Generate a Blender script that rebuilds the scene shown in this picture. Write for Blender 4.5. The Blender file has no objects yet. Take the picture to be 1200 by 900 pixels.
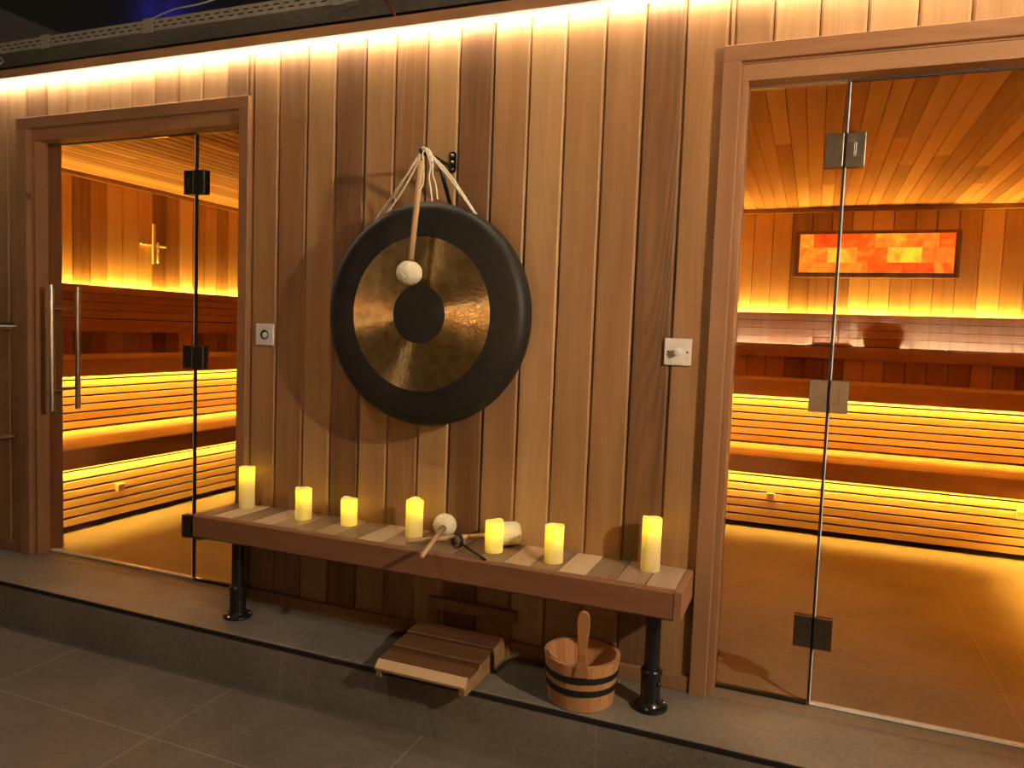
import bpy, bmesh, math, random
from mathutils import Vector, Matrix
sc = bpy.context.scene
COL = sc.collection
PI = math.pi

# ------------------------------------------------------------------ camera
cam_d = bpy.data.cameras.new('camera'); cam = bpy.data.objects.new('camera', cam_d); COL.objects.link(cam)
cam_d.sensor_fit = 'HORIZONTAL'; cam_d.sensor_width = 36.0; cam_d.lens = 26.459
cam_d.clip_start = 0.05; cam_d.clip_end = 60
_R = Matrix(((0.9273014, -0.0608931, 0.3693293), (0.3724521, 0.0517716, -0.9266062), (0.0373032, 0.9968008, 0.0706876)))
cam.matrix_world = Matrix.Translation((0.68688, -2.43646, 1.1484)) @ _R.to_4x4()
sc.camera = cam

# ------------------------------------------------------------------ exposure, world, lobby spot and fill
sc.view_settings.view_transform = 'Standard'; sc.view_settings.look = 'None'
sc.view_settings.gamma = 1.0; sc.view_settings.use_curve_mapping = False
sc.view_settings.exposure = 0.36
sc.cycles.use_denoising = True
sc.cycles.max_bounces = 10; sc.cycles.diffuse_bounces = 6; sc.cycles.glossy_bounces = 5
sc.cycles.transparent_max_bounces = 16; sc.cycles.transmission_bounces = 6
sc.cycles.sample_clamp_indirect = 40.0
sc.cycles.caustics_reflective = False; sc.cycles.caustics_refractive = False

wd = bpy.data.worlds.new('world'); sc.world = wd; wd.use_nodes = True
wd.node_tree.nodes['Background'].inputs[0].default_value = (1.0, 0.79, 0.54, 1)
wd.node_tree.nodes['Background'].inputs[1].default_value = 0.36

COVE = (1.0, 0.83, 0.58); COVE_E = 52.0         # warm white strip under the cornice
AMB = (1.0, 0.60, 0.09)                         # amber strips in both saunas
AMB_BENCH = 104.0; AMB_BACK = 105.0
SHELF_E = 850.0                                   # white strip along the shelf of the opposite lobby wall

def lamp(name, kind, loc, energy, color, size=0.1, target=None, spot=None, blend=0.4):
    d = bpy.data.lights.new(name, kind); o = bpy.data.objects.new(name, d); COL.objects.link(o)
    o.location = loc; d.energy = energy; d.color = color
    if kind == 'AREA': d.size = size
    else: d.shadow_soft_size = size
    if spot: d.spot_size = math.radians(spot); d.spot_blend = blend
    if target is not None:
        o.rotation_euler = (Vector(target) - Vector(loc)).to_track_quat('-Z', 'Y').to_euler()
    return o
# a wall spot of the lobby, off to the right
lamp('lobby_spot', 'SPOT', (2.35, -1.45, 1.95), 185, (1.0, 0.80, 0.56), 0.04, (-0.9, -0.05, 0.9), 95, 0.7)
# fill light added above the lobby floor, not a known lamp
lamp('lobby_fill', 'SPOT', (-1.3, -1.9, 3.2), 60, (1.0, 0.82, 0.62), 0.15, (-1.2, -1.1, -0.187), 80, 0.9)
lamp('stage_blue', 'POINT', (-5.96, 3.46, 4.34), 1.6, (0.06, 0.05, 1.0), 0.05)
lamp('stage_blue', 'POINT', (-5.62, 3.46, 4.25), 2.2, (0.06, 0.05, 1.0), 0.05)

# ------------------------------------------------------------------ helpers
def V(*a): return Vector(a)
def tag(o, label=None, cat=None, group=None, kind=None):
    if label: o['label'] = label
    if cat: o['category'] = cat
    if group: o['group'] = group
    if kind: o['kind'] = kind
    return o
def empty(name, loc, label=None, cat=None, group=None, kind=None):
    o = bpy.data.objects.new(name, None); COL.objects.link(o); o.location = loc
    o.empty_display_size = 0.05
    return tag(o, label, cat, group, kind)

class MB:
    """collects polygons with a grain coordinate and a tone per face, links them as one mesh"""
    def __init__(s): s.v = []; s.f = []; s.m = []; s.gr = []; s.tn = []; s.sm = []
    def poly(s, idx, gr, tone=0.5, mat=0, smooth=False):
        s.f.append(tuple(idx)); s.gr.append(gr); s.tn.append(tone); s.m.append(mat); s.sm.append(smooth)
    def prism(s, o, A, B, N, la, prof, tone=None, mat=0, off=None):
        """profile in (b, n), extruded along A"""
        if tone is None: tone = random.random()
        if off is None: off = random.uniform(0, 50)
        o, A, B, N = Vector(o), Vector(A).normalized(), Vector(B).normalized(), Vector(N).normalized()
        k = len(prof); b0 = len(s.v)
        for a in (0, la):
            for b, n in prof: s.v.append(o + A*a + B*b + N*n)
        def g(i):
            a = 0 if i < k else la; b, n = prof[i % k]; return (a + off, b + off*0.37, n)
        def add(ix): s.poly([b0+i for i in ix], [g(i) for i in ix], tone, mat)
        flip = A.cross(B).dot(N) > 0
        for i in range(k):
            j = (i+1) % k; q = [i, j, k+j, k+i]
            add(q[::-1] if not flip else q)
        e = list(range(k)); add(e[::-1] if flip else e); e2 = [k+i for i in range(k)]; add(e2 if flip else e2[::-1])
    def board(s, o, A, B, N, la, lb, th=0.015, ch=0.004, g=0.0008, tone=None, mat=0):
        """board whose front is at n = 0, long edges chamfered, back at n = -th"""
        p = [(g, -th), (lb-g, -th), (lb-g, -ch), (lb-g-ch, 0), (g+ch, 0), (g, -ch)]
        if ch <= 0: p = [(g, -th), (lb-g, -th), (lb-g, 0), (g, 0)]
        s.prism(o, A, B, N, la, p, tone, mat)
    def box(s, lo, hi, axis=0, tone=None, mat=0):
        lo, hi = Vector(lo), Vector(hi)
        ax = [V(1,0,0), V(0,1,0), V(0,0,1)]
        i, j, k = axis, (axis+1) % 3, (axis+2) % 3
        d = hi - lo
        s.prism(lo, ax[i], ax[j], ax[k], d[i], [(0,0), (d[j],0), (d[j],d[k]), (0,d[k])], tone, mat)
    def build(s, name, mats, parent=None, bevel=0, seg=2, loc=None):
        me = bpy.data.meshes.new(name)
        L = Vector(loc) if loc is not None else Vector()
        if parent is not None and loc is None: L = Vector(parent_loc(parent))
        me.from_pydata([tuple(v - L) for v in s.v], [], s.f)
        if not isinstance(mats, (list, tuple)): mats = [mats]
        for m in mats: me.materials.append(m)
        me.attributes.new('gr', 'FLOAT_VECTOR', 'CORNER'); me.attributes.new('tone', 'FLOAT', 'CORNER')
        gl = []; tl = []
        for p, gr, t, mi, sm in zip(me.polygons, s.gr, s.tn, s.m, s.sm):
            p.material_index = mi; p.use_smooth = sm
            for c in gr: gl.extend(c); tl.append(t)
        me.attributes['gr'].data.foreach_set('vector', gl); me.attributes['tone'].data.foreach_set('value', tl)
        o = bpy.data.objects.new(name, me); COL.objects.link(o)
        if parent is not None: o.parent = parent
        elif loc is not None: o.location = L
        if bevel:
            b = o.modifiers.new('bevel', 'BEVEL'); b.width = bevel; b.segments = seg; b.limit_method = 'ANGLE'; b.angle_limit = 0.6
        return o
def parent_loc(p):
    l = Vector(p.location)
    while p.parent: p = p.parent; l += Vector(p.location)
    return l
def mesh_obj(name, bm, mat, parent=None, loc=None, smooth=True):
    """bm in world space"""
    L = Vector(loc) if loc is not None else (parent_loc(parent) if parent is not None else Vector())
    bmesh.ops.translate(bm, vec=-L, verts=bm.verts)
    me = bpy.data.meshes.new(name)
    bmesh.ops.recalc_face_normals(bm, faces=bm.faces)
    bm.to_mesh(me); bm.free()
    if smooth:
        for p in me.polygons: p.use_smooth = True
    for m in (mat if isinstance(mat, (list, tuple)) else [mat]): me.materials.append(m)
    o = bpy.data.objects.new(name, me); COL.objects.link(o)
    if parent is not None: o.parent = parent
    elif loc is not None: o.location = L
    return o
def sharp(o, ang=35):
    me = o.data
    try: me.set_sharp_from_angle(angle=math.radians(ang))
    except Exception: pass
    return o
def lathe(bm, prof, c, axis=(0,0,1), n=48, mat=0):
    """prof: (r, h) along axis from c"""
    c = Vector(c); ax = Vector(axis).normalized()
    q = ax.to_track_quat('Z', 'Y'); X = q @ V(1,0,0); Y = q @ V(0,1,0)
    rings = []
    for r, h in prof:
        if r < 1e-6: rings.append([bm.verts.new(c + ax*h)])
        else: rings.append([bm.verts.new(c + ax*h + X*(r*math.cos(2*PI*i/n)) + Y*(r*math.sin(2*PI*i/n))) for i in range(n)])
    for a, b in zip(rings, rings[1:]):
        for i in range(n):
            j = (i+1) % n
            if len(a) == 1 and len(b) == 1: continue
            if len(a) == 1: f = bm.faces.new((a[0], b[i], b[j]))
            elif len(b) == 1: f = bm.faces.new((a[i], a[j], b[0]))
            else: f = bm.faces.new((a[i], a[j], b[j], b[i]))
            f.material_index = mat
    return bm
def tube(bm, pts, r, n=8, mat=0, caps=True):
    pts = [Vector(p) for p in pts]; rs = r if isinstance(r, (list, tuple)) else [r]*len(pts)
    rings = []; up = None
    for i, p in enumerate(pts):
        t = (pts[min(i+1, len(pts)-1)] - pts[max(i-1, 0)]).normalized()
        if up is None:
            up = t.orthogonal().normalized()
        up = (up - t*up.dot(t)).normalized(); w = t.cross(up)
        rings.append([bm.verts.new(p + up*(rs[i]*math.cos(2*PI*k/n)) + w*(rs[i]*math.sin(2*PI*k/n))) for k in range(n)])
    for a, b in zip(rings, rings[1:]):
        for k in range(n):
            f = bm.faces.new((a[k], a[(k+1)%n], b[(k+1)%n], b[k])); f.material_index = mat
    if caps:
        bm.faces.new(rings[0][::-1]).material_index = mat; bm.faces.new(rings[-1]).material_index = mat
    return bm
def spline(pts, k=8):
    P = [Vector(p) for p in pts]; P = [P[0]*2-P[1]] + P + [P[-1]*2-P[-2]]; out = []
    for i in range(1, len(P)-2):
        for j in range(k):
            t = j/k; a, b, c, d = P[i-1:i+3]
            out.append(0.5*((2*b) + (c-a)*t + (2*a-5*b+4*c-d)*t*t + (3*b-a-3*c+d)*t**3))
    out.append(P[-2]); return out
def bm_box(bm, lo, hi, mat=0):
    x0,y0,z0 = lo; x1,y1,z1 = hi
    v = [bm.verts.new(p) for p in ((x0,y0,z0),(x1,y0,z0),(x1,y1,z0),(x0,y1,z0),(x0,y0,z1),(x1,y0,z1),(x1,y1,z1),(x0,y1,z1))]
    for q in ((0,3,2,1),(4,5,6,7),(0,1,5,4),(1,2,6,5),(2,3,7,6),(3,0,4,7)): bm.faces.new([v[i] for i in q]).material_index = mat
    return bm
def bev(o, w, seg=2):
    b = o.modifiers.new('bevel', 'BEVEL'); b.width = w; b.segments = seg; b.limit_method = 'ANGLE'; b.angle_limit = 0.6
    return o

# ------------------------------------------------------------------ materials
def newmat(name):
    m = bpy.data.materials.new(name); m.use_nodes = True; nt = m.node_tree
    return m, nt, nt.nodes, nt.links, nt.nodes['Principled BSDF']
def ramp(nd, stops):
    r = nd.new('ShaderNodeValToRGB'); e = r.color_ramp.elements
    while len(e) > 1: e.remove(e[-1])
    e[0].position = stops[0][0]; e[0].color = (*stops[0][1], 1)
    for p, c in stops[1:]:
        x = e.new(p); x.color = (*c, 1)
    return r
def mathn(nt, op, a, b=None, c=None):
    n = nt.nodes.new('ShaderNodeMath'); n.operation = op
    for i, x in enumerate((a, b, c)):
        if x is None: continue
        if isinstance(x, (int, float)): n.inputs[i].default_value = x
        else: nt.links.new(x, n.inputs[i])
    return n.outputs[0]
def wood(name, dark, mid, light, rough=0.55, attr=True, grain=1.0, objscale=1.0, spec=0.35, ringy=1.0):
    m, nt, nd, lk, p = newmat(name)
    if attr:
        a = nd.new('ShaderNodeAttribute'); a.attribute_name = 'gr'; vec = a.outputs['Vector']
        t = nd.new('ShaderNodeAttribute'); t.attribute_name = 'tone'; tone = t.outputs['Fac']
    else:
        tc = nd.new('ShaderNodeTexCoord'); vec = tc.outputs['Object']; tone = None
    def mapped(scale):
        n = nd.new('ShaderNodeMapping'); n.inputs['Scale'].default_value = scale; lk.new(vec, n.inputs['Vector']); return n.outputs[0]
    def noise(scale, sc_, det=3, dist=0.0):
        n = nd.new('ShaderNodeTexNoise'); n.inputs['Scale'].default_value = sc_; n.inputs['Detail'].default_value = det
        n.inputs['Distortion'].default_value = dist; lk.new(mapped(scale), n.inputs['Vector']); return n.outputs['Fac']
    k = objscale
    # growth rings: contour lines of a slow noise, on some boards only
    slow = noise((0.55*k, 6.0*k, 6.0*k), 1.0, 1)
    band = mathn(nt, 'SINE', mathn(nt, 'MULTIPLY', slow, 120.0*ringy))
    some = noise((0.0, 3.1*k, 3.1*k), 1.0, 0)
    some = mathn(nt, 'MAXIMUM', mathn(nt, 'MULTIPLY', mathn(nt, 'SUBTRACT', some, 0.47), 5.0), 0.06)
    band = mathn(nt, 'MULTIPLY', band, mathn(nt, 'MINIMUM', some, 1.0))
    fine = noise((3.0*k, 190*k, 190*k), 1.0, 3)
    mott = noise((1.4*k, 16*k, 16*k), 1.0, 4)
    val = mathn(nt, 'ADD', mathn(nt, 'MULTIPLY', band, 0.06*grain), mathn(nt, 'MULTIPLY', fine, 0.20*grain))
    val = mathn(nt, 'ADD', val, mathn(nt, 'MULTIPLY', mott, 0.46))
    if tone is not None: val = mathn(nt, 'ADD', val, mathn(nt, 'MULTIPLY', tone, 0.98))
    else: val = mathn(nt, 'ADD', val, 0.30)
    val = mathn(nt, 'SUBTRACT', val, 0.27)
    r = ramp(nd, [(0.0, dark), (0.45, mid), (1.0, light)]); lk.new(val, r.inputs[0])
    # scattered knots
    vo = nd.new('ShaderNodeTexVoronoi'); vo.inputs['Scale'].default_value = 1.0; lk.new(mapped((2.1*k, 6.5*k, 0.0)), vo.inputs['Vector'])
    kn = mathn(nt, 'LESS_THAN', vo.outputs['Distance'], 0.035)
    mx = nd.new('ShaderNodeMix'); mx.data_type = 'RGBA'; lk.new(mathn(nt, 'MULTIPLY', kn, 0.6), mx.inputs[0]); lk.new(r.outputs[0], mx.inputs[6])
    mx.inputs[7].default_value = (dark[0]*0.35, dark[1]*0.3, dark[2]*0.3, 1)
    lk.new(mx.outputs[2], p.inputs['Base Color'])
    p.inputs['Roughness'].default_value = rough; p.inputs['Specular IOR Level'].default_value = spec
    b = nd.new('ShaderNodeBump'); b.inputs['Strength'].default_value = 0.04; b.inputs['Distance'].default_value = 0.001
    lk.new(fine, b.inputs['Height']); lk.new(b.outputs[0], p.inputs['Normal'])
    return m
def plain(name, col, rough=0.5, metal=0.0, spec=0.5, bump=0.0, bscale=60):
    m, nt, nd, lk, p = newmat(name)
    n = nd.new('ShaderNodeTexNoise'); n.inputs['Scale'].default_value = bscale; n.inputs['Detail'].default_value = 3
    tc = nd.new('ShaderNodeTexCoord'); lk.new(tc.outputs['Object'], n.inputs['Vector'])
    r = ramp(nd, [(0.3, tuple(c*0.86 for c in col)), (0.7, tuple(min(1, c*1.1) for c in col))]); lk.new(n.outputs['Fac'], r.inputs[0])
    lk.new(r.outputs[0], p.inputs['Base Color'])
    p.inputs['Roughness'].default_value = rough; p.inputs['Metallic'].default_value = metal; p.inputs['Specular IOR Level'].default_value = spec
    if bump:
        b = nd.new('ShaderNodeBump'); b.inputs['Strength'].default_value = bump; b.inputs['Distance'].default_value = 0.004
        lk.new(n.outputs['Fac'], b.inputs['Height']); lk.new(b.outputs[0], p.inputs['Normal'])
    return m
def emit(name, col, e):
    m = bpy.data.materials.new(name); m.use_nodes = True; nt = m.node_tree; nt.nodes.clear()
    em = nt.nodes.new('ShaderNodeEmission'); em.inputs[0].default_value = (*col, 1); em.inputs[1].default_value = e
    out = nt.nodes.new('ShaderNodeOutputMaterial'); nt.links.new(em.outputs[0], out.inputs[0]); return m
def stone(name, c1, c2, px, x0, py=None, y0=0.0, pz=None, rough=0.55, grout=(0.30, 0.26, 0.205)):
    m, nt, nd, lk, p = newmat(name)
    ge = nd.new('ShaderNodeNewGeometry'); sep = nd.new('ShaderNodeSeparateXYZ'); lk.new(ge.outputs['Position'], sep.inputs[0])
    def nz(scale, det, dist=0):
        n = nd.new('ShaderNodeTexNoise'); n.inputs['Scale'].default_value = scale; n.inputs['Detail'].default_value = det
        n.inputs['Distortion'].default_value = dist; lk.new(ge.outputs['Position'], n.inputs['Vector']); return n.outputs['Fac']
    big = nz(2.2, 5, 0.6); fine = nz(55, 4, 0.8)
    v = mathn(nt, 'ADD', mathn(nt, 'MULTIPLY', big, 0.65), mathn(nt, 'MULTIPLY', fine, 0.35))
    r = ramp(nd, [(0.3, c1), (0.72, c2)]); lk.new(v, r.inputs[0])
    def line(co, pitch, o, w=0.0032):
        f = mathn(nt, 'FRACT', mathn(nt, 'DIVIDE', mathn(nt, 'SUBTRACT', co, o), pitch))
        d = mathn(nt, 'ABSOLUTE', mathn(nt, 'SUBTRACT', f, 0.5))
        return mathn(nt, 'GREATER_THAN', d, 0.5 - w/pitch/2)
    g = line(sep.outputs[0], px, x0)
    if py: g = mathn(nt, 'MAXIMUM', g, line(sep.outputs[1], py, y0))
    mx = nd.new('ShaderNodeMix'); mx.data_type = 'RGBA'; lk.new(g, mx.inputs[0]); lk.new(r.outputs[0], mx.inputs[6]); mx.inputs[7].default_value = (*grout, 1)
    lk.new(mx.outputs[2], p.inputs['Base Color']); p.inputs['Roughness'].default_value = rough; p.inputs['Specular IOR Level'].default_value = 0.35
    b = nd.new('ShaderNodeBump'); b.inputs['Strength'].default_value = 0.25; b.inputs['Distance'].default_value = 0.003
    lk.new(fine, b.inputs['Height']); lk.new(b.outputs[0], p.inputs['Normal'])
    return m
def glassmat(name, tint, ior=1.5):
    m = bpy.data.materials.new(name); m.use_nodes = True; nt = m.node_tree; nt.nodes.clear(); nd = nt.nodes
    t = nd.new('ShaderNodeBsdfTransparent'); t.inputs[0].default_value = (*tint, 1)
    g = nd.new('ShaderNodeBsdfGlossy'); g.inputs['Roughness'].default_value = 0.0
    f = nd.new('ShaderNodeFresnel'); f.inputs['IOR'].default_value = ior
    mx = nd.new('ShaderNodeMixShader'); out = nd.new('ShaderNodeOutputMaterial')
    ge = nd.new('ShaderNodeNewGeometry')                  # same reflectance on the way in and on the way out of the pane
    nt.links.new(mathn(nt, 'ADD', mathn(nt, 'MULTIPLY', ge.outputs['Backfacing'], 1.0/ior - ior), ior), f.inputs['IOR'])
    nt.links.new(f.outputs[0], mx.inputs[0]); nt.links.new(t.outputs[0], mx.inputs[1]); nt.links.new(g.outputs[0], mx.inputs[2]); nt.links.new(mx.outputs[0], out.inputs[0])
    return m

CEDAR = wood('cedar_cladding', (0.115, 0.052, 0.024), (0.335, 0.178, 0.074), (0.60, 0.375, 0.175), 0.5)
CEDAR_T = wood('cedar_trim', (0.16, 0.072, 0.032), (0.32, 0.160, 0.074), (0.48, 0.275, 0.14), 0.48)
CEDAR_S = wood('sauna_cedar', (0.22, 0.10, 0.036), (0.50, 0.265, 0.11), (0.74, 0.47, 0.23), 0.55)
ASPEN = wood('slat_wood', (0.42, 0.25, 0.11), (0.62, 0.40, 0.19), (0.78, 0.56, 0.31), 0.5, grain=0.8)
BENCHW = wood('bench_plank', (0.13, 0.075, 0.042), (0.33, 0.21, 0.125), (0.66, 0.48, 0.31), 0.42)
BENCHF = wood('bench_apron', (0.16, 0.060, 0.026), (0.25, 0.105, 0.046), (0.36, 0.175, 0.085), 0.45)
PALE = wood('pale_wood', (0.50, 0.30, 0.14), (0.66, 0.43, 0.22), (0.78, 0.56, 0.33), 0.5, attr=False, objscale=2.0, grain=0.7)
HEADW = wood('headrest_wood', (0.11, 0.045, 0.018), (0.26, 0.125, 0.05), (0.58, 0.36, 0.18), 0.45)
STAVE = wood('bucket_stave', (0.33, 0.13, 0.045), (0.50, 0.225, 0.085), (0.62, 0.32, 0.14), 0.5)
DARKW = wood('dark_backing', (0.012, 0.007, 0.004), (0.02, 0.012, 0.007), (0.03, 0.02, 0.012), 0.8)
BLACK = plain('black_enamel', (0.012, 0.011, 0.011), 0.25, 0.0, 0.6)
BLACKM = plain('black_matt', (0.010, 0.009, 0.008), 0.6)
RUBBER = plain('black_rubber', (0.014, 0.012, 0.011), 0.8)
HINGEM = plain('brushed_bronze_hinge', (0.20, 0.172, 0.130), 0.36, 1.0, bscale=220)
STEEL = plain('brushed_steel', (0.55, 0.50, 0.44), 0.28, 1.0, bscale=160)
WHITEP = plain('white_plastic', (0.78, 0.74, 0.68), 0.35, 0.0, 0.5)
SEALM = plain('clear_seal', (0.93, 0.90, 0.82), 0.3, 0.0, 0.6)
FELT = plain('cream_fleece', (0.92, 0.81, 0.58), 0.95, 0.0, 0.1, bump=0.9, bscale=190)
ROPE = plain('cream_cord', (0.90, 0.82, 0.64), 0.85, 0.0, 0.2, bump=0.6, bscale=240)
GREYV = plain('dark_plaster', (0.10, 0.10, 0.10), 0.85)
VOID = plain('black_paint', (0.020, 0.019, 0.018), 0.9)
GALV = plain('galvanised_steel', (0.40, 0.36, 0.30), 0.6, 0.2, bscale=30)
FLOOR = stone('lobby_tile', (0.090, 0.069, 0.053), (0.185, 0.146, 0.112), 0.774, -1.20, 1.2, -0.70)
STEP = stone('plinth_tile', (0.125, 0.104, 0.078), (0.28, 0.235, 0.18), 1.16, 0.153)
SAUNAF = stone('sauna_tile', (0.20, 0.155, 0.100), (0.32, 0.25, 0.165), 1.16, 1.345, 1.16, 0.45, grout=(0.38, 0.30, 0.2))
GLASS = glassmat('door_glass', (0.965, 0.955, 0.93))

# ------------------------------------------------------------------ the front wall
random.seed(11)
SEAMS = [-2.858, -2.731, -2.602, -2.472, -2.342, -2.212, -2.082, -1.951, -1.820, -1.690, -1.560, -1.430, -1.304, -1.171, -1.041, -0.911,
         -0.784, -0.654, -0.526, -0.395, -0.262, -0.133, 0.0, 0.130, 0.257, 0.388, 0.517, 0.646, 0.773, 0.903, 1.034]
while SEAMS[0] > -4.3: SEAMS.insert(0, SEAMS[0]-0.13)
while SEAMS[-1] < 3.2: SEAMS.append(SEAMS[-1]+0.13)
TONES = {-1.430: .42, -1.304: .30, -1.171: .52, -1.041: .12, -0.911: .50, -0.784: .36, -0.654: .66, -0.526: .10, -0.395: .48, -0.262: .74,
         -0.133: .50, 0.0: .42, 0.130: .10, 0.257: .40, -1.690: .62, -1.560: .22, -1.820: .62, -1.951: .5, -2.082: .62, -2.212: .7, -2.342: .6, -2.472: .6,
         -2.602: .58, -2.731: .3, -2.858: .6, 0.388: .35, 0.517: .6, 0.646: .66, 0.773: .7, 0.903: .62}
WALL_TOP = 2.245
OPEN = [(-2.74, -1.455), (0.405, 1.745)]; OPEN_H = 2.005
mb = MB()
for x0, x1 in zip(SEAMS, SEAMS[1:]):
    t = TONES.get(round(x0, 3), random.uniform(.2, .7))
    segs = [(x0, x1, 0.0)]
    for a, b in OPEN:
        out = []
        for s0, s1, z in segs:
            if s1 <= a or s0 >= b or z > 0: out.append((s0, s1, z)); continue
            if s0 < a: out.append((s0, a, 0.0))
            if s1 > b: out.append((b, s1, 0.0))
            out.append((max(s0, a), min(s1, b), OPEN_H))
        segs = out
    for s0, s1, z in segs:
        mb.board((s0, 0, z), (0,0,1), (1,0,0), (0,-1,0), WALL_TOP - z, s1 - s0, 0.016, 0.0075, 0.0012, t)
# the studwork behind the boards and the sauna-side face of the wall
XL, XR = SEAMS[0], SEAMS[-1]
for a, b in ((XL, OPEN[0][0]), (OPEN[0][1], OPEN[1][0]), (OPEN[1][1], XR)):
    mb.box((a, 0.0165, 0), (b, 0.15, WALL_TOP), 2, .3, 1)
for a, b in OPEN: mb.box((a, 0.0165, OPEN_H), (b, 0.15, WALL_TOP), 2, .3, 1)
mb.build('wall_front', [CEDAR, DARKW]); tag(bpy.data.objects['wall_front'], kind='structure')

# skirting along the foot of the wall
mb = MB()
for a, b in ((XL, -2.775), (-1.435, 0.377)): mb.box((a, -0.014, 0.0), (b, -0.0005, 0.05), 0, .4)
tag(mb.build('baseboard_front', CEDAR_T, bevel=0.002), kind='structure')

# cornice with the strip of light beneath it
mb = MB(); mb.box((XL, -0.065, 2.202), (XR, -0.0005, 2.239), 0, .55)
tag(mb.build('trim_cornice', CEDAR_T, bevel=0.003), kind='structure')
COVEM = emit('cove_led', COVE, COVE_E)
mb = MB(); n = 34; L = (XR - XL)/n
for i in range(n): mb.box((XL + i*L, -0.026, 2.196), (XL + (i+1)*L, -0.012, 2.2018), 0, .5)
led = mb.build('light_strip', COVEM); tag(led, 'long warm white light strip under the cornice along the top of the wood wall', 'light')

# ------------------------------------------------------------------ plinth and floors
YP = -0.313; ZF = -0.187
mb = MB(); mb.box((XL, YP, ZF), (XR, 0.0, -0.0005), 0, .5)
o = mb.build('floor_plinth', STEP); tag(o, kind='structure')
mb = MB(); mb.box((XL, YP-0.003, -0.014), (XR, YP+0.004, 0.0005), 0, .5)
tag(mb.build('trim_plinth_edge', BLACKM, bevel=0.001), kind='structure')
mb = MB(); mb.box((-11, -3.75, ZF-0.05), (6.5, YP+0.001, ZF), 0, .5)
tag(mb.build('floor', FLOOR), kind='structure')
mb = MB(); mb.box((-4.06, 0.0, -0.05), (3.0, 3.5, 0.0), 0, .5)
tag(mb.build('floor_sauna', SAUNAF), kind='structure')

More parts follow.
